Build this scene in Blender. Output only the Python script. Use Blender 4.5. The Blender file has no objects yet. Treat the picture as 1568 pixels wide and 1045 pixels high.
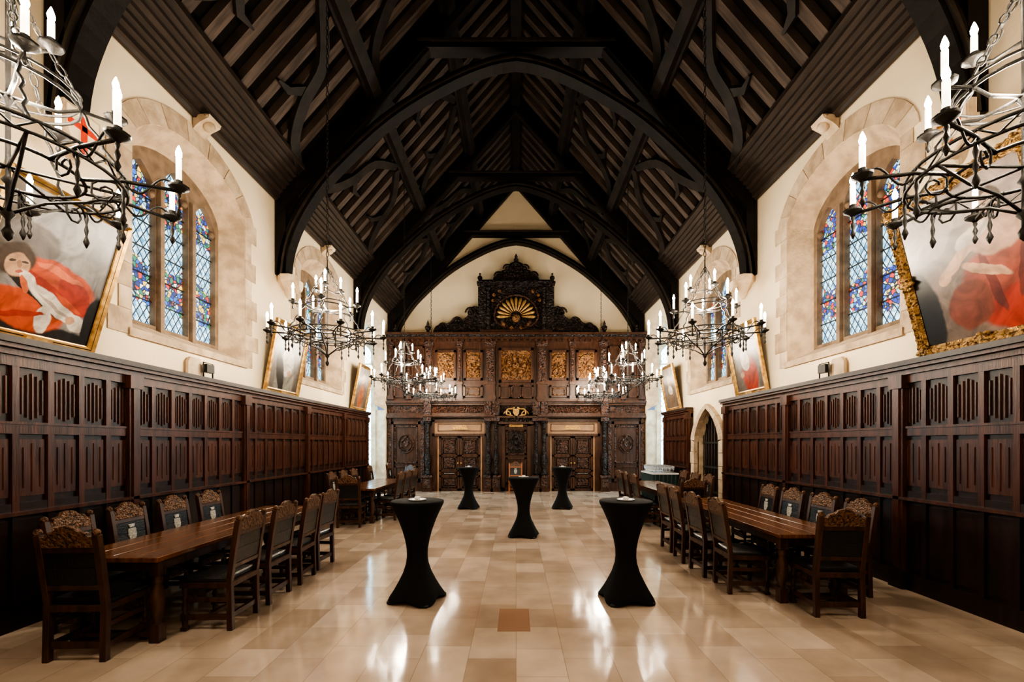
import bpy, math, random
from mathutils import Vector, Matrix
random.seed(7)
pi=math.pi
scene=bpy.context.scene

# ------------------------------------------------------------------ materials
def newmat(name):
    m=bpy.data.materials.new(name); m.use_nodes=True
    nt=m.node_tree
    return m,nt,nt.nodes['Principled BSDF']
def L(nt,a,b): nt.links.new(a,b)
def node(nt,t,**kw):
    n=nt.nodes.new(t)
    for k,v in kw.items(): setattr(n,k,v)
    return n
def c4(c): return (c[0],c[1],c[2],1)
def mixcol(nt,fac,a,b):
    n=node(nt,'ShaderNodeMix',data_type='RGBA')
    for sock,val in ((n.inputs[0],fac),(n.inputs[6],a),(n.inputs[7],b)):
        if isinstance(val,(int,float)): sock.default_value=val
        elif isinstance(val,tuple): sock.default_value=c4(val)
        else: L(nt,val,sock)
    return n.outputs[2]
def math_(nt,op,a,b=0.0,c=None):
    n=node(nt,'ShaderNodeMath',operation=op)
    for i,val in enumerate((a,b) if c is None else (a,b,c)):
        if isinstance(val,(int,float)): n.inputs[i].default_value=val
        else: L(nt,val,n.inputs[i])
    return n.outputs[0]
def M(name,col,rough=.5,metal=0,col2=None,nscale=6,stretch=(1,1,1),bump=0,bscale=30,bstretch=(1,1,1),spec=.5,estr=0,ecol=None,carve=0,cscale=14,lo=.35,hi=.65):
    m,nt,p=newmat(name)
    p.inputs['Roughness'].default_value=rough
    p.inputs['Metallic'].default_value=metal
    p.inputs['Specular IOR Level'].default_value=spec
    p.inputs['Base Color'].default_value=c4(col)
    tc=node(nt,'ShaderNodeTexCoord')
    if col2:
        mp=node(nt,'ShaderNodeMapping'); mp.inputs['Scale'].default_value=stretch
        L(nt,tc.outputs['Object'],mp.inputs[0])
        nz=node(nt,'ShaderNodeTexNoise'); nz.inputs['Scale'].default_value=nscale; nz.inputs['Detail'].default_value=5
        L(nt,mp.outputs[0],nz.inputs['Vector'])
        mr=node(nt,'ShaderNodeMapRange'); mr.inputs[1].default_value=lo; mr.inputs[2].default_value=hi
        L(nt,nz.outputs[0],mr.inputs[0])
        L(nt,mixcol(nt,mr.outputs[0],col,col2),p.inputs['Base Color'])
    if bump:
        mp=node(nt,'ShaderNodeMapping'); mp.inputs['Scale'].default_value=bstretch
        L(nt,tc.outputs['Object'],mp.inputs[0])
        nz=node(nt,'ShaderNodeTexNoise'); nz.inputs['Scale'].default_value=bscale; nz.inputs['Detail'].default_value=4
        L(nt,mp.outputs[0],nz.inputs['Vector'])
        bp=node(nt,'ShaderNodeBump'); bp.inputs['Strength'].default_value=bump; bp.inputs['Distance'].default_value=.02
        L(nt,nz.outputs[0],bp.inputs['Height']); L(nt,bp.outputs[0],p.inputs['Normal'])
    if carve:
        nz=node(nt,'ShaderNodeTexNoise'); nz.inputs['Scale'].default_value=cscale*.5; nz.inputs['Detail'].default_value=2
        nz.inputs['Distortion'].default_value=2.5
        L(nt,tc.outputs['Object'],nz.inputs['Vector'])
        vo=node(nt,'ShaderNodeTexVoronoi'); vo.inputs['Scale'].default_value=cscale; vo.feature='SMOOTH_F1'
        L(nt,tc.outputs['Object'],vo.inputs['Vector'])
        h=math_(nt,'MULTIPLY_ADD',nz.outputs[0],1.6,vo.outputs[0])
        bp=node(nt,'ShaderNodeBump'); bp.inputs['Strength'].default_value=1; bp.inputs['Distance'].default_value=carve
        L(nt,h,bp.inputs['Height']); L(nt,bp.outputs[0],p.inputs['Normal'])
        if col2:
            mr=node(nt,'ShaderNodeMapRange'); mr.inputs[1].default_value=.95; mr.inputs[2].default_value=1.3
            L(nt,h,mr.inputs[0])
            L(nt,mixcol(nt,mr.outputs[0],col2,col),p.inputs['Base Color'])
    if estr:
        p.inputs['Emission Color'].default_value=c4(ecol or col); p.inputs['Emission Strength'].default_value=estr
    return m

PLASTER=M('cream_plaster',(.87,.73,.53),.85,col2=(.81,.67,.47),nscale=1.2,bump=.15,bscale=25)
WHITEP=M('white_plaster',(.84,.84,.82),.8,col2=(.76,.76,.75),nscale=2)
STONE=M('window_stone',(.58,.44,.30),.8,col2=(.38,.28,.19),nscale=5,bump=.5,bscale=30)
STONE2=M('window_stone_pale',(.68,.54,.39),.8,col2=(.44,.33,.22),nscale=4,bump=.5,bscale=25)
STONE3=M('mullion_stone',(.26,.18,.12),.8,col2=(.16,.11,.07),nscale=6,bump=.4,bscale=30)
DOORSTONE=M('door_surround_stone',(.38,.23,.135),.45,col2=(.27,.155,.09),nscale=3)
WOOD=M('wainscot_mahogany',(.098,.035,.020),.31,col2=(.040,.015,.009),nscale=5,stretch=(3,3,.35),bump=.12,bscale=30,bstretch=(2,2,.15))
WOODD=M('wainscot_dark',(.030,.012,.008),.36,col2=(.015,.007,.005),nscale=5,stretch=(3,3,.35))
SCREEN=M('screen_oak',(.088,.035,.018),.36,col2=(.036,.015,.009),nscale=5,stretch=(3,3,.5),bump=.1,bscale=30)
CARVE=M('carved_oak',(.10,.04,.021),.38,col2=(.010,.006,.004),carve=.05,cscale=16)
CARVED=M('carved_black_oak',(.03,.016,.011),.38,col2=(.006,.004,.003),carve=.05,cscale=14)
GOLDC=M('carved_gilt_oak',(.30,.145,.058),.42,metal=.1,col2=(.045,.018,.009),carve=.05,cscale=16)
GOLD=M('gilding',(.58,.37,.15),.4,metal=.4,col2=(.30,.16,.06),nscale=20)
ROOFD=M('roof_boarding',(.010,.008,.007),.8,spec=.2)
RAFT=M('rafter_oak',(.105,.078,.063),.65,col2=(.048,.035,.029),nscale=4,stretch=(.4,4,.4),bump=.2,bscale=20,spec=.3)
BEAM=M('black_oak_beam',(.013,.010,.009),.5,col2=(.008,.006,.005),nscale=4,bump=.15,bscale=20,spec=.22)
EDGE=M('oak_moulding_highlight',(.042,.033,.028),.4,col2=(.022,.018,.015),nscale=4,spec=.35)  # moulding paler than the beam: edge highlights put into its colour
BRACE=M('oak_brace',(.030,.023,.019),.5,col2=(.016,.013,.011),nscale=4,bump=.15,bscale=20,spec=.25)
CORN=M('cornice_oak',(.050,.036,.029),.48,col2=(.026,.019,.016),nscale=4,stretch=(4,.4,4),spec=.4)
IRON=M('wrought_iron',(.034,.032,.030),.45,metal=.5,bump=.2,bscale=60)
WAX=M('candle_tube',(.85,.82,.75),.5,estr=1.2,ecol=(1,.85,.65))
BULB=M('candle_bulb',(1,.9,.75),.3,estr=110,ecol=(1,.86,.66))
CHAIRW=M('chair_oak',(.082,.036,.019),.36,col2=(.034,.015,.009),nscale=8,stretch=(3,3,.5))
CHAIRC=M('chair_crest_carved',(.18,.088,.044),.4,col2=(.036,.017,.010),carve=.015,cscale=45)
LEATH=M('black_leather',(.013,.013,.015),.28,bump=.25,bscale=60)
EMBL=M('silver_emblem',(.55,.52,.46),.4,col2=(.2,.19,.17),nscale=60)
TABLEW=M('table_oak',(.20,.086,.038),.18,col2=(.10,.042,.02),nscale=4,stretch=(6,.6,1),bump=.04,bscale=30)
CLOTH=M('black_stretch_fabric',(.007,.007,.008),.8,spec=.3)
WHITE=M('white_porcelain',(.8,.8,.8),.25)
GREEN=M('green_cloth',(.02,.04,.04),.8)
BROWNT=M('brown_floor_slab',(.36,.22,.15),.2)
DARKIRON=M('dark_door_iron',(.02,.018,.016),.5)
RED=M('shield_red',(.62,.06,.025),.5)
ORANGEW=M('light_chair_wood',(.34,.12,.05),.4)
GILTF=M('gilt_frame',(.62,.40,.15),.35,metal=.55,col2=(.30,.17,.06),nscale=12)
GILTO=M('ornate_gilt_frame',(.46,.28,.11),.4,metal=.45,col2=(.12,.065,.025),carve=.03,cscale=30)
BLACKF=M('dark_frame',(.03,.018,.01),.4)

m,nt,p=newmat('drinking_glass'); GLASS=m
p.inputs['Base Color'].default_value=(.9,.95,1,1); p.inputs['Roughness'].default_value=.05
p.inputs['Transmission Weight'].default_value=.8

# floor slabs
m,nt,p=newmat('stone_floor_slabs'); FLOOR=m
tc=node(nt,'ShaderNodeTexCoord'); mp=node(nt,'ShaderNodeMapping'); mp.inputs['Rotation'].default_value=(0,0,pi/2)
L(nt,tc.outputs['Object'],mp.inputs[0])
br=node(nt,'ShaderNodeTexBrick'); br.inputs['Scale'].default_value=1
br.inputs['Brick Width'].default_value=.60; br.inputs['Row Height'].default_value=.38
br.inputs['Mortar Size'].default_value=.0022; br.inputs['Mortar Smooth'].default_value=.2; br.offset=.37; br.squash=.75; br.squash_frequency=3
br.inputs['Color1'].default_value=(.72,.58,.46,1); br.inputs['Color2'].default_value=(.47,.355,.27,1); br.inputs['Mortar'].default_value=(.38,.29,.22,1)
L(nt,mp.outputs[0],br.inputs['Vector'])
nz=node(nt,'ShaderNodeTexNoise'); nz.inputs['Scale'].default_value=2.5; nz.inputs['Detail'].default_value=6
L(nt,tc.outputs['Object'],nz.inputs['Vector'])
mx=node(nt,'ShaderNodeMix',data_type='RGBA',blend_type='MULTIPLY'); mx.inputs[0].default_value=.5
L(nt,br.outputs[0],mx.inputs[6]); 
cr=node(nt,'ShaderNodeMapRange'); cr.inputs[1].default_value=.3; cr.inputs[2].default_value=.7; cr.inputs[3].default_value=.62; cr.inputs[4].default_value=1.15
L(nt,nz.outputs[0],cr.inputs[0]); L(nt,cr.outputs[0],mx.inputs[7])
L(nt,mx.outputs[2],p.inputs['Base Color'])
r=node(nt,'ShaderNodeMapRange'); r.inputs[3].default_value=.04; r.inputs[4].default_value=.18
L(nt,nz.outputs[0],r.inputs[0]); L(nt,r.outputs[0],p.inputs['Roughness'])
p.inputs['Specular IOR Level'].default_value=.75
bp=node(nt,'ShaderNodeBump'); bp.inputs['Strength'].default_value=.1; bp.inputs['Distance'].default_value=.02
L(nt,nz.outputs[0],bp.inputs['Height']); L(nt,bp.outputs[0],p.inputs['Normal'])

# leaded glass
def glassmat(name,stained,strength):
    m,nt,p=newmat(name)
    tc=node(nt,'ShaderNodeTexCoord'); sp=node(nt,'ShaderNodeSeparateXYZ'); L(nt,tc.outputs['Object'],sp.inputs[0])
    xy=math_(nt,'ADD',sp.outputs[0],sp.outputs[1])
    u=math_(nt,'MULTIPLY',xy,8.5); v=math_(nt,'MULTIPLY',sp.outputs[2],5.6)
    def line(e):
        f=math_(nt,'FRACT',e); d=math_(nt,'ABSOLUTE',math_(nt,'SUBTRACT',f,.5))
        return math_(nt,'GREATER_THAN',d,.42)
    l=math_(nt,'MAXIMUM',line(math_(nt,'ADD',u,v)),line(math_(nt,'SUBTRACT',u,v)))
    nz=node(nt,'ShaderNodeTexNoise'); nz.inputs['Scale'].default_value=3; L(nt,tc.outputs['Object'],nz.inputs['Vector'])
    nb=node(nt,'ShaderNodeTexNoise'); nb.inputs['Scale'].default_value=14; L(nt,tc.outputs['Object'],nb.inputs['Vector'])
    fb=node(nt,'ShaderNodeMapRange'); fb.inputs[1].default_value=.35; fb.inputs[2].default_value=.65; L(nt,nb.outputs[0],fb.inputs[0])
    base=mixcol(nt,fb.outputs[0],(.06,.26,.44),(.62,.92,1.0))
    if stained:
        vo=node(nt,'ShaderNodeTexVoronoi'); vo.inputs['Scale'].default_value=17
        L(nt,tc.outputs['Object'],vo.inputs['Vector'])
        s2=node(nt,'ShaderNodeSeparateColor'); L(nt,vo.outputs['Color'],s2.inputs[0])
        ramp=node(nt,'ShaderNodeValToRGB'); ramp.color_ramp.interpolation='CONSTANT'
        cols=[(0,(.02,.05,.32)),(.18,(.25,.5,.6)),(.32,(.65,.04,.02)),(.46,(.03,.14,.5)),(.58,(.75,.5,.10)),(.70,(.03,.2,.10)),(.80,(.02,.04,.15)),(.9,(.7,.75,.6))]
        el=ramp.color_ramp.elements
        el[0].position=0; el[0].color=c4(cols[0][1]); el[1].position=cols[1][0]; el[1].color=c4(cols[1][1])
        for q,cc in cols[2:]:
            e=el.new(q); e.color=c4(cc)
        L(nt,s2.outputs[0],ramp.inputs[0])
        w=node(nt,'ShaderNodeMath',operation='SINE'); L(nt,math_(nt,'MULTIPLY',sp.outputs[2],5.2),w.inputs[0])
        n2=math_(nt,'MULTIPLY',math_(nt,'SUBTRACT',nz.outputs[0],.5),3.0)
        msk=math_(nt,'GREATER_THAN',math_(nt,'ADD',w.outputs[0],n2),.1)
        base=mixcol(nt,msk,base,ramp.outputs[0])
        vd=node(nt,'ShaderNodeTexVoronoi',feature='DISTANCE_TO_EDGE'); vd.inputs['Scale'].default_value=17
        L(nt,tc.outputs['Object'],vd.inputs['Vector'])
        ed=math_(nt,'MULTIPLY',math_(nt,'LESS_THAN',vd.outputs[0],.08),msk)
        inv=math_(nt,'SUBTRACT',1.0,msk)
        l=math_(nt,'MAXIMUM',math_(nt,'MULTIPLY',l,inv),ed)
    col=mixcol(nt,l,base,(.004,.004,.005))
    p.inputs['Base Color'].default_value=(.05,.06,.08,1); p.inputs['Roughness'].default_value=.25
    L(nt,col,p.inputs['Emission Color']); p.inputs['Emission Strength'].default_value=strength  # glass glows by itself, standing in for outside light passing through
    return m
STAIN=glassmat('stained_glass',True,.85)
PALEG=glassmat('pale_leaded_glass',False,7.0)

def painting_mat(name,bg1,bg2,blobs,w,h,nsc=2.5):
    m,nt,p=newmat(name)
    tc=node(nt,'ShaderNodeTexCoord')
    mp=node(nt,'ShaderNodeMapping'); mp.inputs['Scale'].default_value=(1/w,1/h,1); L(nt,tc.outputs['Object'],mp.inputs[0])
    nz=node(nt,'ShaderNodeTexNoise'); nz.inputs['Scale'].default_value=7; nz.inputs['Detail'].default_value=4; L(nt,mp.outputs[0],nz.inputs['Vector'])
    vm=node(nt,'ShaderNodeVectorMath',operation='MULTIPLY_ADD'); L(nt,nz.outputs['Color'],vm.inputs[0]); vm.inputs[1].default_value=(.06,.06,0); L(nt,mp.outputs[0],vm.inputs[2])
    vs=node(nt,'ShaderNodeVectorMath',operation='SUBTRACT'); L(nt,vm.outputs[0],vs.inputs[0]); vs.inputs[1].default_value=(.03,.03,0)
    n2=node(nt,'ShaderNodeTexNoise'); n2.inputs['Scale'].default_value=nsc; n2.inputs['Detail'].default_value=5; L(nt,mp.outputs[0],n2.inputs['Vector'])
    mr=node(nt,'ShaderNodeMapRange'); mr.inputs[1].default_value=.35; mr.inputs[2].default_value=.65; L(nt,n2.outputs[0],mr.inputs[0])
    col=mixcol(nt,mr.outputs[0],bg1,bg2)
    for (cx,cy,rx,ry,a,c) in blobs:
        mm=node(nt,'ShaderNodeMapping',vector_type='TEXTURE'); mm.inputs['Location'].default_value=(cx,cy,0)
        mm.inputs['Rotation'].default_value=(0,0,a); mm.inputs['Scale'].default_value=(rx,ry,1)
        L(nt,vs.outputs[0],mm.inputs[0])
        ln=node(nt,'ShaderNodeVectorMath',operation='LENGTH'); 
        fl=node(nt,'ShaderNodeVectorMath',operation='MULTIPLY'); fl.inputs[1].default_value=(1,1,0); L(nt,mm.outputs[0],fl.inputs[0]); L(nt,fl.outputs[0],ln.inputs[0])
        k=node(nt,'ShaderNodeMapRange',interpolation_type='SMOOTHSTEP'); k.inputs[1].default_value=1.08; k.inputs[2].default_value=.9; L(nt,ln.outputs['Value'],k.inputs[0])
        col=mixcol(nt,k.outputs[0],col,c)
    n3=node(nt,'ShaderNodeTexNoise'); n3.inputs['Scale'].default_value=5; n3.inputs['Detail'].default_value=5; n3.inputs['Distortion'].default_value=2.0
    L(nt,mp.outputs[0],n3.inputs['Vector'])
    fm=node(nt,'ShaderNodeMapRange'); fm.inputs[1].default_value=.32; fm.inputs[2].default_value=.62; fm.inputs[3].default_value=.35; fm.inputs[4].default_value=1.15; L(nt,n3.outputs[0],fm.inputs[0])
    mx=node(nt,'ShaderNodeMix',data_type='RGBA',blend_type='MULTIPLY'); mx.inputs[0].default_value=.7
    L(nt,col,mx.inputs[6]); L(nt,fm.outputs[0],mx.inputs[7])
    L(nt,mx.outputs[2],p.inputs['Base Color']); p.inputs['Roughness'].default_value=.3
    return m

# ------------------------------------------------------------------ mesh builder
class B:
    def __init__(s): s.v=[];s.f=[];s.m=[];s.s=[];s.mats=[];s.T=Matrix()
    def add(s,vs,fs,mat,smooth=False):
        if mat not in s.mats: s.mats.append(mat)
        k=s.mats.index(mat); n=len(s.v)
        for q in vs:
            q=s.T@Vector(q); s.v.append((q.x,q.y,q.z))
        for f in fs: s.f.append(tuple(i+n for i in f)); s.m.append(k); s.s.append(smooth)
    def box(s,x0,x1,y0,y1,z0,z1,mat):
        if x0>x1:x0,x1=x1,x0
        if y0>y1:y0,y1=y1,y0
        vs=[(x,y,z) for x in(x0,x1) for y in(y0,y1) for z in(z0,z1)]
        s.add(vs,[(0,1,3,2),(4,6,7,5),(0,4,5,1),(2,3,7,6),(0,2,6,4),(1,5,7,3)],mat)
    def lathe(s,prof,c,mat,n=16,smooth=True,ax=None,a0=0):
        vs=[];fs=[]
        R=Matrix() if ax is None else Vector((0,0,1)).rotation_difference(Vector(ax)).to_matrix().to_4x4()
        for r,z in prof:
            for i in range(n):
                a=a0+2*pi*i/n
                q=R@Vector((r*math.cos(a),r*math.sin(a),z)); vs.append((q.x+c[0],q.y+c[1],q.z+c[2]))
        for j in range(len(prof)-1):
            for i in range(n):
                k=(i+1)%n; fs.append((j*n+i,j*n+k,(j+1)*n+k,(j+1)*n+i))
        fs.append(tuple(range(n))[::-1]); fs.append(tuple((len(prof)-1)*n+i for i in range(n)))
        s.add(vs,fs,mat,smooth)
    def sphere(s,c,r,mat,n=10,sz=1):
        s.lathe([(max(r*math.sin(pi*j/n),1e-4),-r*sz*math.cos(pi*j/n)) for j in range(n+1)],c,mat,n=n+2)
    def tube(s,pts,r,mat,n=6,closed=False,smooth=True):
        P=[Vector(p) for p in pts]; k=len(P); vs=[];fs=[]
        up=None
        for i in range(k):
            if closed: t=P[(i+1)%k]-P[i-1]
            else: t=P[min(i+1,k-1)]-P[max(i-1,0)]
            t.normalize()
            if up is None:
                up=Vector((0,0,1)) if abs(t.z)<.9 else Vector((1,0,0))
            e=t.cross(up); 
            if e.length<1e-5: e=t.cross(Vector((1,.3,0)))
            e.normalize(); up=e.cross(t).normalized()
            rr=r[i] if isinstance(r,(list,tuple)) else r
            for j in range(n):
                a=2*pi*j/n; q=P[i]+e*math.cos(a)*rr+up*math.sin(a)*rr; vs.append(q[:])
        kk=k if closed else k-1
        for i in range(kk):
            i2=(i+1)%k
            for j in range(n):
                j2=(j+1)%n; fs.append((i*n+j,i*n+j2,i2*n+j2,i2*n+j))
        if not closed: fs.append(tuple(range(n))[::-1]); fs.append(tuple((k-1)*n+j for j in range(n)))
        s.add(vs,fs,mat,smooth)
    def ring(s,c,R,r,mat,n=24,m=5):
        s.tube([(c[0]+R*math.cos(2*pi*i/n),c[1]+R*math.sin(2*pi*i/n),c[2]) for i in range(n)],r,mat,m,closed=True)
    def bar(s,pts,N,w,h,mat,off=0):
        P=[Vector(p) for p in pts]; N=Vector(N).normalized(); vs=[];fs=[]; k=len(P)
        for i in range(k):
            t=(P[min(i+1,k-1)]-P[max(i-1,0)]).normalized(); e=N.cross(t).normalized()
            hh=h[i] if isinstance(h,(list,tuple)) else h
            for a,b in((-1,0),(1,0),(1,1),(-1,1)): vs.append((P[i]+N*a*w/2+e*(off+b*hh))[:])
        for i in range(k-1):
            for j in range(4):
                j2=(j+1)%4; fs.append((i*4+j,i*4+j2,i*4+4+j2,i*4+4+j))
        fs.append((3,2,1,0)); fs.append(tuple((k-1)*4+j for j in range(4)))
        s.add(vs,fs,mat)
    def prism(s,poly,f,w0,w1,mat):
        n=len(poly)
        vs=[f(u,v,w0) for u,v in poly]+[f(u,v,w1) for u,v in poly]
        fs=[tuple(range(n)),tuple(range(n,2*n))[::-1]]+[(i,(i+1)%n,n+(i+1)%n,n+i) for i in range(n)]
        s.add(vs,fs,mat)
    def obj(s,name,recalc=True,bevel=0,loc=None,rotz=0,coll=None):
        me=s.mesh(name,recalc)
        return place(name,me,loc,rotz,bevel)
    def mesh(s,name,recalc=True):
        me=bpy.data.meshes.new(name); me.from_pydata(s.v,[],s.f)
        for mt in s.mats: me.materials.append(mt)
        me.polygons.foreach_set('material_index',s.m); me.polygons.foreach_set('use_smooth',s.s)
        me.update()
        if recalc:
            import bmesh
            bm=bmesh.new(); bm.from_mesh(me); bmesh.ops.recalc_face_normals(bm,faces=bm.faces); bm.to_mesh(me); bm.free()
        return me
def place(name,me,loc=None,rotz=0,bevel=0,sc=None):
    o=bpy.data.objects.new(name,me); scene.collection.objects.link(o)
    if loc: o.location=loc
    o.rotation_euler=(0,0,rotz)
    if sc: o.scale=sc
    if bevel:
        b=o.modifiers.new('bevel','BEVEL'); b.width=bevel; b.segments=1; b.limit_method='ANGLE'
    return o

# ------------------------------------------------------------------ dimensions
W=4.65; YF=16.75; YS=16.4; YB=-2.2; ZR=11.9; SL=1.14
TR=[0.3,4.58,8.86,13.1,16.55]
def zr(x): return ZR-SL*abs(x)

b=B(); b.add([(-6.2,YB,0),(6.2,YB,0),(6.2,YF,0),(-6.2,YF,0)],[(0,1,2,3)],FLOOR)
b.box(-.17,.13,4.12,4.68,-.02,.002,BROWNT)
b.obj('floor',recalc=False)

b=B()
for s in(-1,1):
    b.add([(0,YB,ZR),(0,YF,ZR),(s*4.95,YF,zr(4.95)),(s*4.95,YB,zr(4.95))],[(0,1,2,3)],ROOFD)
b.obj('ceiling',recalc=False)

def holed(b,F,u0,u1,z0,z1,holes,w0,w1,mat,rev,su=1,sz=1,back=False):
    cur=u0
    def q(a,bb,za,zb,zc,zd,w=w0):
        b.add([F(a,w,za),F(bb,w,zb),F(bb,w,zc),F(a,w,zd)],[(0,1,2,3)],mat)
    for h in sorted(holes,key=lambda h:h['a']):
        if h['a']>cur:
            q(cur,h['a'],z0,z0,z1,z1)
            if back: q(cur,h['a'],z0,z0,z1,z1,w1)
        a,bb=h['a'],h['b']; c=(a+bb)/2; hw=(bb-a)/2; n=h.get('n',16)
        us=[c-hw*math.cos(pi*i/n) for i in range(n+1)]
        zc=h.get('zc',(h['zb']+h['zt'](c))/2)
        def O(u,z): return (c+(u-c)*su, zc+(z-zc)*sz)
        for i in range(n):
            p0,p1=us[i],us[i+1]; t0,t1=min(h['zt'](p0),z1),min(h['zt'](p1),z1); zb=h['zb']
            for w in ((w0,w1) if back else (w0,)):
                if zb>z0+1e-4: q(p0,p1,z0,z0,zb,zb,w)
                if t0<z1-1e-4 or t1<z1-1e-4: q(p0,p1,t0,t1,z1,z1,w)
            if h.get('rt',True):
                A,C=O(p0,t0),O(p1,t1)
                b.add([F(p0,w0,t0),F(p1,w0,t1),F(C[0],w1,C[1]),F(A[0],w1,A[1])],[(0,1,2,3)],rev)
            if h.get('rb',True):
                A,C=O(p0,zb),O(p1,zb)
                b.add([F(p0,w0,zb),F(p1,w0,zb),F(C[0],w1,C[1]),F(A[0],w1,A[1])],[(0,1,2,3)],rev)
        for u in(a,bb):
            t=min(h['zt'](u),z1); A,C=O(u,h['zb']),O(u,t)
            b.add([F(u,w0,h['zb']),F(u,w0,t),F(C[0],w1,C[1]),F(A[0],w1,A[1])],[(0,1,2,3)],rev)
        cur=bb
    if cur<u1:
        q(cur,u1,z0,z0,z1,z1)
        if back: q(cur,u1,z0,z0,z1,z1,w1)

def seg(c,hw,sp,rise):
    def f(u):
        t=min(1,abs(u-c)/hw); return sp+rise*max(0,(1-t**2.1))**.62
    return f
def pointed(c,hw,sp,rise):
    def f(u):
        t=min(1,abs(u-c)/hw); return sp+rise*max(0,1-t**1.25)**.6
    return f

WC=[2.44,6.65,10.95]
HW=1.15
def wall_side(s):
    F=lambda u,w,z:(s*w,u,z)
    b=B()
    low=[dict(a=14.0,b=16.2,zb=0,zt=lambda u:9,rb=False,rt=False)]
    if s>0: low.append(dict(a=10.25,b=11.65,zb=0,zt=pointed(10.95,.7,1.75,.85),rb=False))
    up=[dict(a=14.0,b=16.2,zb=2.9,zt=seg(15.1,1.1,5.3,.6),rb=False)]
    holed(b,F,YB,YF,0,2.9,low,W,W+.35,PLASTER,STONE2)
    holed(b,F,YB,YF,2.9,7.2,up+[dict(a=c-HW,b=c+HW,zb=3.1,zt=seg(c,HW,5.4,.6),zc=4.4) for c in WC],W,W+.36,PLASTER,STONE,su=.82,sz=.86)
    X1=W+1.3
    b.add([(s*X1,13.9,0),(s*X1,16.3,0),(s*X1,16.3,6),(s*X1,13.9,6)],[(0,1,2,3)],WHITEP)
    b.add([(s*(W+.3),16.25,0),(s*X1,16.25,0),(s*X1,16.25,6),(s*(W+.3),16.25,6)],[(0,1,2,3)],WHITEP)
    b.add([(s*(W+.3),13.95,0),(s*X1,13.95,0),(s*X1,13.95,6),(s*(W+.3),13.95,6)],[(0,1,2,3)],WHITEP)
    b.add([(s*W,13.9,5.95),(s*X1,13.9,5.95),(s*X1,16.3,5.95),(s*W,16.3,5.95)],[(0,1,2,3)],WHITEP)
    b.obj('wall_left' if s<0 else 'wall_right',recalc=False)
    b=B()
    holed(b,lambda u,w,z:(s*u,w,z),W+.35,X1,.7,5.6,[dict(a=W+.5,b=W+1.15,zb=.95,zt=pointed(W+.825,.325,4.9,.35))],16.14,16.24,STONE2,STONE2)
    b.add([(s*(W+.45),16.22,.9),(s*(W+1.2),16.22,.9),(s*(W+1.2),16.22,5.4),(s*(W+.45),16.22,5.4)],[(0,1,2,3)],PALEG)
    hs=[dict(a=14.2+.62*i,b=14.72+.62*i,zb=.95,zt=pointed(14.46+.62*i,.26,4.9,.35)) for i in range(3)]
    holed(b,F,14.0,16.13,.7,5.6,hs,X1-.14,X1-.02,STONE2,STONE2)
    b.add([(s*(X1-.05),14.1,.9),(s*(X1-.05),16.1,.9),(s*(X1-.05),16.1,5.4),(s*(X1-.05),14.1,5.4)],[(0,1,2,3)],PALEG)
    for z in(1.8,2.7,3.6,4.5):
        b.box(s*(X1-.16),s*(X1-.1),14.1,16.1,z,z+.05,STONE2); b.box(s*(W+.45),s*(W+1.2),16.12,16.2,z,z+.05,STONE2)
    b.obj('window_%d'%(7 if s<0 else 8),recalc=False)
    for k,c in enumerate(WC):
        b=B()
        hs=[]
        for i in(-1,0,1):
            cc=c+i*.62
            hs.append(dict(a=cc-.26,b=cc+.26,zb=3.32,zt=pointed(cc,.26,5.3 if i==0 else 5.12,.36),n=12))
        holed(b,F,c-1.0,c+1.0,3.1,5.95,hs,W+.33,W+.45,STONE3,STONE3)
        b.add([(s*(W+.42),c-1,3.2),(s*(W+.42),c+1,3.2),(s*(W+.42),c+1,5.8),(s*(W+.42),c-1,5.8)],[(0,1,2,3)],STAIN)
        for i in(-1,0,1):
            cc=c+i*.62
            for z in(3.65,4.0,4.35,4.7,5.05): b.box(s*(W+.405),s*(W+.39),cc-.27,cc+.27,z,z+.014,DARKIRON)
            zt=5.3 if i==0 else 5.12
            for q in(-1,1): b.sphere((s*(W+.38),cc+q*.24,zt+.02),.055,STONE3,6)
        for q in(-.31,.31):
            b.box(s*(W+.27),s*(W+.36),c+q-.035,c+q+.035,3.2,5.35,STONE3)
        z=3.02; i=0
        while z<5.35:
            hh=random.uniform(.26,.36)
            for q in(-1,1):
                d=.2 if (i+(q>0))%2 else .36
                b.box(s*(W-.012),s*(W+.02),c+q*HW,c+q*(HW+d*random.uniform(.85,1.1)),z,z+hh-.006,random.choice([STONE,STONE2]))
            z+=hh; i+=1
        b.box(s*(W-.03),s*(W+.02),c-HW-.05,c+HW+.05,3.0,3.1,STONE)
        f=seg(c,HW,5.4,.6); n=9
        for i in range(n):
            a0=pi*i/n+.006; a1=pi*(i+1)/n-.006
            pts=[]
            for a in (a0,(a0+a1)/2,a1):
                u=c-HW*math.cos(a); pts.append((u,f(u)))
            outp=[]
            for a in (a1,(a0+a1)/2,a0):
                u=c-(HW+.27)*math.cos(a); outp.append((u,5.4+.88*(math.sin(a)**1.15)))
            b.prism(pts+outp,lambda u,v,w:(s*w,u,v),W-.015,W+.02,STONE if i%2 else STONE2)
        b.obj('window_%d'%(k*2+(1 if s<0 else 2)),recalc=False)
wall_side(-1); wall_side(1)

for nm,y in(('wall_far',YF),('wall_back',YB)):
    b=B()
    b.add([(-W-.1,y,0),(W+.1,y,0),(W+.1,y,zr(W)+.6),(0,y,ZR+.1),(-W-.1,y,zr(W)+.6)],[(0,1,2,3,4)],PLASTER)
    b.obj(nm,recalc=False)

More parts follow.
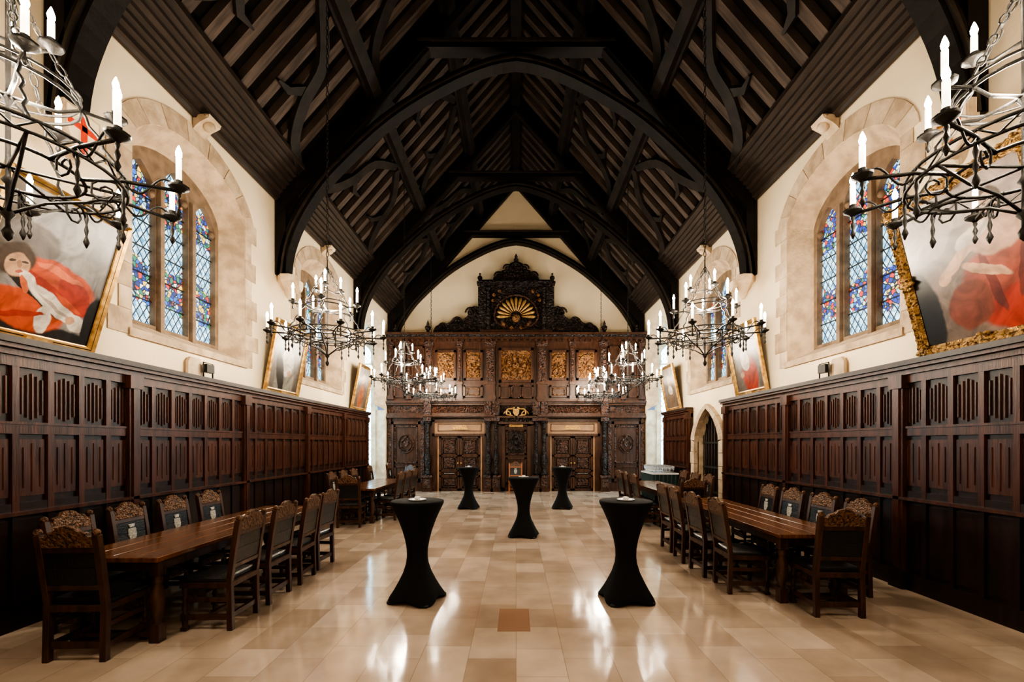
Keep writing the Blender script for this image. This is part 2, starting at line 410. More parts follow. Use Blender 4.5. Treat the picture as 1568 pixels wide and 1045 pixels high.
# ------------------------------------------------------------------ roof timbers
b=B()
y=YB+.2
while y<YF-.1:
    if min(abs(y-t) for t in TR)>.2:
        for s in(-1,1):
            b.prism([(0,ZR-.01),(s*4.55,zr(4.55)-.01),(s*4.55,zr(4.55)-.2),(0,ZR-.2)],lambda u,v,w:(u,w,v),y-.08,y+.08,RAFT)
    y+=.4
b.obj('roof_rafters')
b=B()
for s in(-1,1):
    for X in(2.8,1.4):
        z=zr(X)-.2
        d=Vector((s,0,-SL)).normalized(); nn=Vector((-s*SL,0,-1)).normalized()
        c=Vector((s*X,0,z))
        pts=[c-d*.10,c+d*.10,c+d*.10+nn*.24,c-d*.10+nn*.24]
        b.prism([(p.x,p.z) for p in pts],lambda u,v,w:(u,w,v),YB,YF,BRACE)
        pts=[c-d*.15,c+d*.15,c+d*.15+nn*.08,c-d*.15+nn*.08]
        b.prism([(p.x,p.z) for p in pts],lambda u,v,w:(u,w,v),YB,YF,BRACE)
b.box(-.12,.12,YB,YF,11.3,11.75,BEAM)
b.obj('roof_purlins')
for s in(-1,1):
    b=B()
    pr=[(4.63,6.38),(4.58,6.38),(4.56,6.42),(4.52,6.43),(4.52,6.50),(4.46,6.52),(4.46,6.57),(4.40,6.59),(4.40,6.64),(4.34,6.66),(4.34,6.72),(4.27,6.74),(4.27,6.79),(4.20,6.81),(4.20,6.86),(4.13,6.88),(4.13,6.93),(4.04,6.95),(4.04,7.03),(4.63,7.08)]
    b.prism([(s*x,z) for x,z in pr],lambda u,v,w:(u,w,v),YB+.03,YF-.03,CORN)
    b.obj('trim_%d'%(1 if s<0 else 2))
G=.022
for s in(-1,1):
    for c in WC[1:]:
        b=B()
        b.prism([(G,6.43),(.26,6.43),(.24,6.38),(.12,6.32),(.05,6.26),(G,6.22)],lambda u,v,w:(s*(W-u),w,v),c-.13,c+.13,STONE2)
        b.sphere((s*(W-.16),c,6.34),.085,STONE2,8); b.tube([(s*(W-.2),c-.13,6.40),(s*(W-.22),c,6.43),(s*(W-.2),c+.13,6.40)],.035,STONE2)
        b.obj('carved_stone_boss')

IN=[(4.60,4.95),(4.52,5.5),(4.3,6.08),(3.95,6.65),(3.55,7.12),(2.8,7.84),(2.1,8.36),(1.2,8.86),(.5,9.13),(0,9.22)]
def smooth(P,n=3):
    out=[]
    P=[Vector(p) for p in P]
    for i in range(len(P)-1):
        p0=P[max(i-1,0)];p1=P[i];p2=P[i+1];p3=P[min(i+2,len(P)-1)]
        for k in range(n):
            t=k/n
            out.append(.5*((2*p1)+(-p0+p2)*t+(2*p0-5*p1+4*p2-p3)*t*t+(-p0+3*p1-3*p2+p3)*t**3))
    out.append(P[-1]); return out
for ti,ty in enumerate(TR):
    b=B(); last=ti==4
    PD=.8 if last else .62
    dz=-.08 if last else 0
    for s in(-1,1):
        b.prism([(0,ZR-.19),(s*4.5,zr(4.5)-.19),(s*4.5,zr(4.5)-PD),(0,ZR-PD)],lambda u,v,w:(u,w,v),ty-.15,ty+.15,BEAM)
        b.prism([(0,ZR-PD),(s*4.2,zr(4.2)-PD),(s*4.2,zr(4.2)-PD-.05),(0,ZR-PD-.06)],lambda u,v,w:(u,w,v),ty-.08,ty+.08,BRACE)
        path=[(s*x,ty,z+dz*(1-x/4.6)) for x,z in [tuple(q) for q in smooth(IN,3)]]
        b.bar(path,(0,1,0),.26,.17*(-s),BEAM,off=0)
        b.bar(path,(0,1,0),.33,.035*(-s),EDGE,off=-.08*s)
        b.bar(path,(0,1,0),.12,.035*s,EDGE)
        b.box(s*4.42,s*4.62,ty-.13,ty+.13,4.95,6.9,BEAM)
        b.prism([(s*4.5,5.7),(s*4.2,6.35),(s*3.8,6.9),(s*3.4,7.3),(s*3.4,7.4),(s*4.5,6.4)],lambda u,v,w:(u,w,v),ty-.06,ty+.06,BEAM)
    b.box(-1.95,1.95,ty-.13,ty+.13,9.32+dz,9.46+dz,BEAM); b.box(-1.9,1.9,ty-.17,ty+.17,9.42+dz,9.47+dz,EDGE)
    b.obj('roof_truss')
    if ty>1 :
        for s in(-1,1):
            if ty>16: continue
            b=B(); near=ti==1
            big=1.9 if near else .9; k=.75 if near else 1
            b.lathe([(.03*k,4.52),(.07*k,4.58),(.09*k,4.64),(.15*k,4.74),(.17*k,4.8),(.2*k,4.84),(.2*k,4.95)],(s*(W-.03-.2*k),ty,0),STONE2,8,smooth=False,a0=pi/8)
            sh=[(-.1,.12),(.1,.12),(.1,0),(.06,-.09),(0,-.13),(-.06,-.09),(-.1,0)]
            d0=W-.03-.38*k
            zc=4.76
            b.prism([(u*big,zc+v*big) for u,v in sh],lambda u,v,w:(s*w,ty-(.08 if near else 0)+u,v),d0-.05,d0+.03,STONE2)
            b.prism([(u*big*.87,zc+v*big*.87) for u,v in sh],lambda u,v,w:(s*w,ty-(.08 if near else 0)+u,v),d0-.06,d0-.04,PLASTER)
            if near:
                t_=ty-.08
                if s<0:
                    b.box(s*(d0-.055),s*(d0-.072),t_-.028,t_+.028,zc-.2,zc+.19,RED); b.box(s*(d0-.055),s*(d0-.072),t_-.16,t_+.16,zc+.02,zc+.075,RED)
                else:
                    for q in((-.07,.1),(.07,.1),(0,-.08)):
                        b.sphere((s*(d0-.06),t_+q[0],zc+q[1]),.05,GOLD,8); b.tube([(s*(d0-.07),t_+q[0]-.05,zc+q[1]-.04),(s*(d0-.09),t_+q[0],zc+q[1]+.06),(s*(d0-.07),t_+q[0]+.05,zc+q[1]-.04)],.015,RED)
            b.obj('stone_corbel')
# wind braces
b=B()
def onroof(s,X,y,dz=.24):
    return Vector((s*X,y,zr(X)-dz))
for i in range(len(TR)-1):
    y0,y1=TR[i],TR[i+1]; Lb=y1-y0
    for s in(-1,1):
        nn=Vector((s*SL,0,1)).normalized()
        for (Xa,Xb) in((4.15,2.9),(2.7,1.5)):
            for (ys,d) in((y0+.12,1),(y1-.12,-1)):
                P=[(Xa,0),(Xa-.14*(Xa-Xb),.15*Lb),(Xa-.42*(Xa-Xb),.24*Lb),(Xa-.75*(Xa-Xb),.29*Lb),(Xb,.46*Lb)]
                pp=[tuple(v) for v in smooth(P,4)]
                pts=[onroof(s,q[0],ys+d*q[1]) for q in pp]
                nq=len(pts)
                b.bar(pts,nn,.10,[.15+.08*math.sin(pi*t/(nq-1)) for t in range(nq)],BRACE,off=-.09)
                b.bar([onroof(s,Xa-.50*(Xa-Xb),ys+d*.25*Lb),onroof(s,Xa-.36*(Xa-Xb),ys+d*.32*Lb),onroof(s,Xa-.36*(Xa-Xb),ys+d*.38*Lb)],nn,.08,[.16,.12,.03],BRACE,off=-.06)
b.obj('roof_wind_braces')

# ------------------------------------------------------------------ wainscot
def wainscot(s):
    b=B(); b.T=Matrix.Diagonal((1,1,.963,1))
    def bx(d0,d1,y0,y1,z0,z1,m): b.box(s*(W-max(d0,G)),s*(W-d1-.01),y0,y1,z0,z1,m)
    spans=[(YB+.03,13.95)] if s<0 else [(YB+.03,9.98),(11.92,13.95)]
    pil=[-1.2,1.0,3.2,5.4,7.65,9.9,12.0,13.88] if s<0 else [-1.2,1.0,3.2,5.4,7.65,9.88,12.02,13.88]
    for (a,c) in spans:
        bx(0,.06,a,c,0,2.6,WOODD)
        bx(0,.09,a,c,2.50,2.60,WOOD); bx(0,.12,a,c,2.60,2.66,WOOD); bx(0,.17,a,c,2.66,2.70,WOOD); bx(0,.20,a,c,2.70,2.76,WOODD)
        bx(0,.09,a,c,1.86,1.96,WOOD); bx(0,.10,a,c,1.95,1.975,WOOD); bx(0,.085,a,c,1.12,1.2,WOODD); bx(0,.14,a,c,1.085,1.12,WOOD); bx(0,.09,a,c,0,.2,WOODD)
        ps=[q for q in pil if a-.1<=q<=c+.1]
        for q in ps:
            bx(0,.12,q-.075,q+.075,0,2.6,WOOD); bx(0,.14,q-.04,q+.04,.25,2.5,WOOD); bx(0,.15,q-.095,min(q+.095,13.97),2.44,2.6,WOOD); bx(0,.15,q-.095,min(q+.095,13.97),0,.22,WOODD)
        edges=[a]+ps+[c]
        for i in range(len(edges)-1):
            y0,y1=edges[i],edges[i+1]
            if y1-y0<.5: continue
            n=max(1,round((y1-y0)/.315)); st=(y1-y0)/n
            for k in range(n+1):
                yy=y0+k*st
                if 0<k<n:
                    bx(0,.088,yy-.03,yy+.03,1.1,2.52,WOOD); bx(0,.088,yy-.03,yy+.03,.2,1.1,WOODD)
            for k in range(n):
                ca=y0+k*st+.045; cb=y0+(k+1)*st-.045
                for r in range(5):
                    yc=ca+(cb-ca)*(r+.5)/5; e=(0,.03,.05,.03,0)[r]; hw=.012
                    pts=[(s*(W-.062),yc-hw),(s*(W-.084),yc-hw*.5),(s*(W-.084),yc+hw*.5),(s*(W-.062),yc+hw)]
                    b.prism(pts,lambda u,v,w:(u,v,w),2.05-e,2.40+e,WOOD)
                bx(.05,.07,ca,cb,1.26,1.81,WOOD)
                for r in range(3):
                    yc=ca+(cb-ca)*(r+.5)/3; e=(0,.04,0)[r]
                    pts=[(s*(W-.062),yc-.02),(s*(W-.088),yc-.008),(s*(W-.088),yc+.008),(s*(W-.062),yc+.02)]
                    b.prism(pts,lambda u,v,w:(u,v,w),1.34-e,1.73+e,WOOD)
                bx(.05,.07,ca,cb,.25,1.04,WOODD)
    b.obj('oak_wainscot')
wainscot(-1); wainscot(1)

# right-hand stone doorway
b=B(); s=1
b.add([(W+.2,10.2,0),(W+.2,11.7,0),(W+.2,11.7,2.8),(W+.2,10.2,2.8)],[(0,1,2,3)],WOODD)
for i in range(8): b.box(W+.16,W+.2,10.27+i*.17,10.27+i*.17+.15,.02,2.6,WOODD)
for i in range(9): b.tube([(W+.14,10.3+i*.165,.05),(W+.14,10.3+i*.165,2.55)],.012,DARKIRON)
for z in(.5,1.1,1.7): b.box(W+.12,W+.15,10.27,11.63,z,z+.05,DARKIRON)
for q in(-1,1):
    for i in range(6):
        b.box(W-.1,W+.02,10.95+q*.7,10.95+q*(.9 if i%2 else .95),i*.3,i*.3+.29,STONE2)
f=pointed(10.95,.7,1.8,.8); g=pointed(10.95,.93,1.8,.86)
n=10
for i in range(n):
    ang=[pi*i/n+.004,pi*(i+1)/n-.004]
    P=[(10.95-.7*math.cos(a),f(10.95-.7*math.cos(a))-.05) for a in ang]; Q=[(10.95-.93*math.cos(a),min(2.66,g(10.95-.93*math.cos(a)))) for a in ang[::-1]]
    b.prism(P+Q,lambda u,v,w:(w,u,v),W-.1,W+.02,STONE2 if i%2 else STONE)
b.obj('door_1')

# ------------------------------------------------------------------ carved end screen
b=B()
YW=YF-.03
def sb(x0,x1,z0,z1,d,mat,d2=None): b.box(x0,x1,YS-d,YW,z0,z1,mat)
def fr(x0,x1,z0,z1,d,w,mat):
    sb(x0,x0+w,z0,z1,d,mat); sb(x1-w,x1,z0,z1,d,mat); sb(x0,x1,z0,z0+w,d,mat); sb(x0,x1,z1-w,z1,d,mat)
def baluster(x,y,z0,z1,r,mat=CARVED,n=14):
    h=z1-z0
    pr=[(1.25,0),(1.25,.04),(1.0,.05),(1.1,.07),(.7,.09),(.8,.14),(1.15,.22),(1.25,.30),(1.0,.38),(.65,.44),(.9,.46),(.6,.49),(.72,.6),(.75,.75),(.6,.88),(.9,.9),(.65,.92),(1.1,.96),(1.25,.97),(1.25,1)]
    b.lathe([(a*r,z0+t*h) for a,t in pr],(x,y,0),mat,n)
E=4.62
sb(-E,E,0,5.45,0,SCREEN)
sb(-E,E,5.36,5.43,.08,SCREEN); sb(-E,E,5.43,5.52,.16,SCREEN); sb(-E,E,5.52,5.58,.25,CARVED); sb(-E,E,5.58,5.65,.32,SCREEN)
i=-4.5
while i<4.55:
    b.box(i-.04,i+.04,YS-.2,YS-.1,5.36,5.44,SCREEN); i+=.2
sb(-E,E,3.16,3.24,.22,SCREEN); sb(-E,E,3.08,3.16,.14,SCREEN); sb(-E,E,2.8,3.08,.05,CARVE); sb(-E,E,2.70,2.80,.12,SCREEN); sb(-E,E,2.63,2.70,.2,SCREEN)
sb(-3.3,-.75,2.66,2.72,.3,SCREEN); sb(.75,3.3,2.66,2.72,.3,SCREEN); sb(-3.3,-.75,3.2,3.28,.3,SCREEN); sb(.75,3.3,3.2,3.28,.3,SCREEN)
for s in(-1,1):
    X=lambda a,c:(min(s*a,s*c),max(s*a,s*c))
    for cx,w in((3.12,.26),(2.02,.16),(.93,.34),(3.85,.12),(4.5,.16)):
        x0,x1=cx*s-w/2,cx*s+w/2
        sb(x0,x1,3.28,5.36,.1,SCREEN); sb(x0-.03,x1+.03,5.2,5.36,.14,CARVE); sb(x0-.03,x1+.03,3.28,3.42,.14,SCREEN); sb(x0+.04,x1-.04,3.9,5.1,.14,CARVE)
        sb(x0-.03,x1+.03,3.83,3.92,.15,SCREEN)
    for a,c in((1.2,1.88),(2.16,2.9)):
        x0,x1=X(a,c)
        fr(x0,x1,3.98,5.06,.09,.08,SCREEN); sb(x0+.08,x1-.08,4.06,4.98,.04,GOLDC)
        m=(x0+x1)/2
        b.tube([(m+ .23*math.cos(t*pi/10),YS-.07,4.68+.2*math.sin(t*pi/10)) for t in range(11)],.025,GOLDC)
        for k in range(5):
            a2=k*2*pi/5; b.sphere((m+.12*math.cos(a2),YS-.05,4.45+.14*math.sin(a2)),.055,GOLDC,6)
        for k in(-1,1):
            b.tube([(m+k*(.05+.16*math.sin(t*.5)),YS-.06,4.12+.045*t) for t in range(9)],.022,GOLDC)
        fr(x0,x1,3.36,3.8,.09,.06,SCREEN); fr(x0+.12,x1-.12,3.45,3.7,.07,.03,GOLDC); 
    for a,c in((3.3,3.75),(3.95,4.4)):
        x0,x1=X(a,c)
        for z0,z1 in((3.36,3.8),(3.95,4.6),(4.68,5.2)): fr(x0,x1,z0,z1,.07,.06,SCREEN)
    x0,x1=X(1.1,2.95)
    sb(x0,x1,2.05,2.5,.07,DOORSTONE)
    fr(x0-.05,x1+.05,1.98,2.56,.13,.08,SCREEN); fr(x0+.14,x1-.14,2.15,2.42,.09,.025,SCREEN)
    b.prism([(s*2.02-.3,2.2),(s*2.02+.3,2.2),(s*2.02+.22,2.36),(s*2.02-.22,2.36)],lambda u,v,w:(u,w,v),YS-.1,YS-.06,GOLD)
    for a in((1.05,1.22),(2.83,3.0)):
        xa,xb=X(*a); sb(xa,xb,0,2.0,.08,SCREEN)
    for a in((1.22,1.28),(2.77,2.83)):
        xa,xb=X(*a); sb(xa,xb,0,1.98,.05,DOORSTONE)
    for a in((1.29,2.02),(2.04,2.76)):
        xa,xb=X(*a); sb(xa,xb,.02,1.97,.02,CARVED)
        fr(xa,xb,.02,1.97,.05,.07,SCREEN)
        for z0,z1 in((.14,.5),(.56,.7),(.76,1.24),(1.3,1.88)):
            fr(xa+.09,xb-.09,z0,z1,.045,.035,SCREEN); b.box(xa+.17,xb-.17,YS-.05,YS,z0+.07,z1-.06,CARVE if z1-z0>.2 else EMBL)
        sb(xa,xb,.5,.56,.05,SCREEN); sb(xa,xb,.70,.76,.05,SCREEN); sb(xa,xb,1.24,1.3,.05,SCREEN)
        b.sphere(((xa+.05) if (xa+xb)/2>s*2.03 else (xb-.05),YS-.07,1.0),.035,GOLD,6)
    for cx in(3.15,1.0,.72):
        x=cx*s; r=.1 if cx!=.72 else .08
        b.box(x-.15,x+.15,YS-.32,YS,0,.55,SCREEN); b.box(x-.18,x+.18,YS-.35,YS,.5,.58,CARVE); b.box(x-.18,x+.18,YS-.35,YS,0,.1,SCREEN)
        b.box(x-.1,x+.1,YS-.335,YS-.3,.15,.45,CARVE)
        baluster(x,YS-.16,.58,2.5,r)
        b.box(x-.14,x+.14,YS-.3,YS,2.5,2.64,CARVE); b.box(x-.13,x+.13,YS-.28,YS,2.72,3.2,CARVE)
    x0,x1=X(3.42,4.5)
    fr(x0,x1,.35,2.5,.08,.1,SCREEN); fr(x0+.12,x1-.12,1.0,2.35,.05,.05,CARVE); fr(x0+.12,x1-.12,.48,.9,.05,.05,SCREEN)
    m=(x0+x1)/2
    b.tube([(m+.27*math.cos(t*pi/12),YS-.03,1.7+.32*math.sin(t*pi/12)) for t in range(24)],.022,CARVE,closed=True)
    for q in(-1,1):
        b.tube([(m+q*(.03+.16*math.sin(t*.45)),YS-.03,1.42+.07*t) for t in range(9)],.03,CARVE,6)
    b.prism([(m-.08,1.80),(m+.08,1.80),(m+.08,1.68),(m,1.58),(m-.08,1.68)],lambda u,v,w:(u,w,v),YS-.06,YS-.01,CARVE)
    sb(*X(3.3,4.62),0,.3,.06,SCREEN)
    for cx in(3.36,4.54): sb(cx*s-.06,cx*s+.06,.3,2.63,.1,CARVE)
fr(-.62,.62,3.9,5.14,.1,.09,SCREEN); sb(-.53,.53,3.99,5.05,.04,GOLDC)
for k in range(7):
    a=k*2*pi/7; b.sphere((.27*math.cos(a),YS-.06,4.5+.27*math.sin(a)),.09,GOLDC,8)
b.tube([(.42*math.cos(t*pi/12),YS-.06,4.5+.42*math.sin(t*pi/12)) for t in range(24)],.02,GOLDC,closed=True)
b.sphere((0,YS-.06,4.5),.13,GOLDC,8)
fr(-.62,-.2,3.33,3.8,.08,.06,SCREEN); fr(.2,.62,3.33,3.8,.08,.06,SCREEN); fr(-.18,.18,3.33,3.8,.08,.05,CARVE)
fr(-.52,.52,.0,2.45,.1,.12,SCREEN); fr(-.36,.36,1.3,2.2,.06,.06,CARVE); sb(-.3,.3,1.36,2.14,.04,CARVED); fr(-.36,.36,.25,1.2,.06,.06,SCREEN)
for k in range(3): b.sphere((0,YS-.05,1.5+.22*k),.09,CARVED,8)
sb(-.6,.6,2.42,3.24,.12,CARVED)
sb(-.62,.62,2.40,2.47,.3,SCREEN); 
for s in(-1,1):
    b.tube([(s*(.05+.3*math.sin(t*.35)),YS-.16,2.62+.045*t+.04*math.sin(t*1.3)) for t in range(10)],.035,GOLD)
    b.tube([(s*(.32+.12*math.cos(t*.5)),YS-.16,2.75+.12*math.sin(t*.5)) for t in range(11)],.025,GOLD)
b.prism([(-.11,2.95),(.11,2.95),(.11,2.8),(0,2.62),(-.11,2.8)],lambda u,v,w:(u,w,v),YS-.2,YS-.12,GOLD)
sb(-.25,.25,2.3,2.42,.13,GOLD)
def spiral(cx,cz,r0,r1,a0,a1,n=22,y=YS-.05):
    return [(cx+(r0+(r1-r0)*i/n)*math.cos(a0+(a1-a0)*i/n),y,cz+(r0+(r1-r0)*i/n)*math.sin(a0+(a1-a0)*i/n)) for i in range(n+1)]
def ct(u,v,w): return (u,w,v)
b.box(-1.22,1.22,YS-.05,YS+.1,5.65,7.35,CARVED)
b.box(-1.3,1.3,YS-.14,YS+.12,5.65,5.78,SCREEN); b.box(-1.3,1.3,YS-.12,YS+.12,7.32,7.42,CARVED); b.box(-1.4,1.4,YS-.2,YS+.12,7.42,7.5,CARVED); b.box(-1.35,1.35,YS-.16,YS+.12,7.5,7.56,CARVED)
for s in(-1,1):
    b.box(s*1.22-.14,s*1.22+.14,YS-.12,YS+.1,5.78,7.32,CARVED); baluster(s*1.0,YS-.14,5.78,7.3,.08)
    b.sphere((s*1.3,YS-.05,7.66),.09,CARVED,8); b.lathe([(.05,7.56),(.03,7.6)],(s*1.3,YS-.05,0),CARVED,8)
    b.sphere((s*1.3,YS-.05,7.8),.04,CARVED,6)
for k in range(13):
    a=pi*(k+.0)/12
    d=Vector((math.cos(a),0,math.sin(a))); c=Vector((0,YS-.12,6.25))
    pts=[(c+d*r)[:] for r in(.2,.35,.5,.62,.7)]
    b.tube(pts,[.015,.035,.055,.06,.02],GOLD,8)
b.tube([(.78*math.cos(pi*t/18),YS-.1,6.25+.78*math.sin(pi*t/18)) for t in range(19)],.045,CARVE)
b.tube([(.78*math.cos(pi*t/18),YS-.1,6.25-.42*math.sin(pi*t/18)) for t in range(19)],.045,CARVE)
b.sphere((0,YS-.1,6.2),.15,GOLDC,10)
for k in range(9):
    a=pi*(k+.5)/9; b.sphere((.5*math.cos(a),YS-.09,6.1-.25*math.sin(a)),.08,GOLDC if k%2 else CARVE,6)
for s in(-1,1):
    for (x,z) in((.8,7.05),(.6,7.18),(.85,6.85)): b.sphere((s*x,YS-.08,z),.07,GOLDC,6)
b.prism([(-.85,7.56),(-.8,7.72),(-.62,7.78),(-.5,7.95),(-.3,8.0),(-.22,8.2),(0,8.3),(.22,8.2),(.3,8.0),(.5,7.95),(.62,7.78),(.8,7.72),(.85,7.56)],ct,YS-.02,YS+.08,CARVED)
for s in(-1,1):
    b.tube(spiral(s*.62,7.74,.16,.03,0 if s>0 else pi,(1 if s>0 else -1)*3*pi+(0 if s>0 else pi)),.035,CARVED)
    b.tube(spiral(s*.3,8.0,.16,.03,0 if s>0 else pi,(1 if s>0 else -1)*3*pi+(0 if s>0 else pi)),.032,CARVED)
    P=smooth([(s*1.35,6.55),(s*1.5,6.62),(s*1.66,6.5),(s*1.7,6.3),(s*1.95,6.12),(s*2.2,6.22),(s*2.35,6.05),(s*2.6,5.95),(s*2.85,5.9),(s*2.95,5.72)],3)
    b.prism([tuple(q) for q in P]+[(s*2.95,5.65),(s*1.35,5.65)],ct,YS-.02,YS+.08,CARVED)
    b.tube([(q[0],YS-.03,q[1]) for q in P],.045,CARVED)
    for (x,z,r) in((1.62,6.42,.2),(2.1,6.1,.17),(2.62,5.9,.15)):
        b.tube(spiral(s*x,z,r,.03,0 if s>0 else pi,(1 if s>0 else -1)*3.2*pi+(0 if s>0 else pi)),.035,CARVED)
    b.lathe([(.03,5.65),(.09,5.67),(.05,5.72),(.1,5.8),(.11,5.87),(.04,5.95),(.06,5.98),(.02,6.06),(.005,6.12)],(s*3.15,YS-.15,0),CARVED,10)
    b.lathe([(.03,5.65),(.09,5.67),(.05,5.72),(.09,5.78),(.03,5.86),(.05,5.9),(.005,6.0)],(s*4.3,YS-.15,0),CARVED,10)
b.tube(spiral(0,7.98,.22,.2,0,2*pi),.03,CARVED)
b.lathe([(.07,8.28),(.09,8.34),(.04,8.4),(.06,8.44),(.005,8.56)],(0,YS,0),CARVED,10)
b.obj('carved_wooden_screen')

# ------------------------------------------------------------------ chandeliers
def link(b,p0,p1,o):
    d=(p1-p0); l=d.length; d.normalize()
    e=d.orthogonal().normalized(); f=d.cross(e)
    if o: e=f
    c=(p0+p1)/2; pts=[]
    for i in range(8):
        a=2*pi*i/8; pts.append((c+d*math.cos(a)*l/2+e*math.sin(a)*.018)[:])
    b.tube(pts,.0055,IRON,4,closed=True)
def chandelier_mesh():
    b=B(); NA=10; R1=.52; R2=.80
    def candle(x,y,z,h=.17):
        b.lathe([(.012,-.03),(.02,-.02),(.055,.0),(.06,.015),(.05,.01),(.022,.012),(.022,.05),(.02,.05)],(x,y,z),IRON,10)
        b.lathe([(.017,.02),(.017,.02+h)],(x,y,z),WAX,8)
        b.lathe([(.009,.02+h),(.017,.04+h),(.019,.055+h),(.012,.08+h),(.002,.105+h)],(x,y,z),BULB,8)
    b.lathe([(.004,-.42),(.02,-.40),(.028,-.37),(.012,-.34),(.012,-.30),(.035,-.27),(.012,-.23),(.012,-.1),(.03,-.08),(.012,-.05),(.012,.35),(.03,.38),(.012,.42),(.012,.95),(.03,.98),(.012,1.02),(.006,1.15)],(0,0,0),IRON,8)
    for z,R in((0,R1),(.07,R1),(.0,R1*.62)): b.ring((0,0,z),R,.010,IRON,32)
    n=40
    b.tube([(R1*math.cos(2*pi*i/n),R1*math.sin(2*pi*i/n),.07*(i%2)) for i in range(n)],.007,IRON,4,closed=True)
    b.ring((0,0,.45),.30,.010,IRON,24); b.ring((0,0,.50),.30,.008,IRON,24)
    for i in range(NA):
        a=2*pi*i/NA+.15; c,s=math.cos(a),math.sin(a)
        b.tube([(R1*.6*c,R1*.6*s,0),(R1*c,R1*s,.035),(R2*c,R2*s,.035)],.011,IRON,6)
        candle(R2*c,R2*s,.05)
        b.lathe([(.004,-.17),(.018,-.14),(.006,-.11),(.016,-.08),(.006,-.05),(.014,-.03),(.006,0)],(R2*c,R2*s,.035),IRON,6)
        b.lathe([(.003,-.24),(.02,-.2),(.006,-.16),(.014,-.12),(.006,-.08),(.014,-.04),(.006,0)],(R1*c,R1*s,0),IRON,6)
        pts=[]
        for k in range(13):
            t=k/12; r=R1+ (R2-R1)*t; pts.append((r*c,r*s,.035-.06*math.sin(t*2*pi)))
        b.tube(pts,.007,IRON,5)
        q=[]
        for k in range(12):
            t=k/11; rr=.09*(1-t*.75); an=t*3*pi
            q.append(((R1-.09)*c+rr*math.cos(an)*c,(R1-.09)*s+rr*math.cos(an)*s,-.05+rr*math.sin(an)))
        b.tube(q,.007,IRON,5)
    for i in range(5):
        a=2*pi*i/5+.4; c,s=math.cos(a),math.sin(a)
        pts=[(.012*c,.012*s,-.26),(.15*c,.15*s,-.16),(.32*c,.32*s,-.10),(R1*.95*c,R1*.95*s,0)]
        b.tube(pts,.009,IRON,5)
        b.tube([(0,0,0),(R1*c,R1*s,0)],.009,IRON,5)
        n=10
        b.tube([((R1-.22*k/n)*c+.01*math.cos(k*2),(R1-.22*k/n)*s+.01*math.sin(k*2),.07+.38*k/n) for k in range(n+1)],.009,IRON,5)
        b.tube([(0,0,.40),(.2*c,.2*s,.40),(.3*c,.3*s,.45),(.46*c,.46*s,.44)],.010,IRON,6)
        candle(.46*c,.46*s,.46)
        b.lathe([(.006,-.08),(.016,-.06),(.006,-.03),(.006,0)],(.46*c,.46*s,.44),IRON,6)
        m=9
        for k in range(m):
            t0=(k+.0)/m;t1=(k+1.1)/m
            p0=Vector((.30*(1-t0)*c,.30*(1-t0)*s,.5+.55*t0)); p1=Vector((.30*(1-t1)*c,.30*(1-t1)*s,.5+.55*t1))
            link(b,p0,p1,k%2)
    for i in range(3):
        a=2*pi*i/3; c,s=math.cos(a),math.sin(a)
        b.tube([(0,0,.72),(.12*c,.12*s,.68),(.2*c,.2*s,.70)],.009,IRON,5); candle(.2*c,.2*s,.72,.13)
    z=1.13;k=0
    while z<5.2:
        link(b,Vector((0,0,z)),Vector((0,0,z+.085)),k%2); z+=.07;k+=1
    return b.mesh('chandelier')
CM=chandelier_mesh()
for s in(-1,1):
    for y,pw in((2.58,62),(6.75,92),(11.4,92),(15.0,80)):
        o=place('chandelier',CM,(s*(2.88 if y<3 else 2.8),y,3.27),rotz=.25 if y<3 else random.uniform(0,1))
        ld=bpy.data.lights.new('candle_glow','POINT'); ld.energy=pw; ld.color=(1,.86,.68); ld.shadow_soft_size=.22
        lo=bpy.data.objects.new('candle_glow',ld); scene.collection.objects.link(lo); lo.parent=o; lo.location=(0,0,.42)

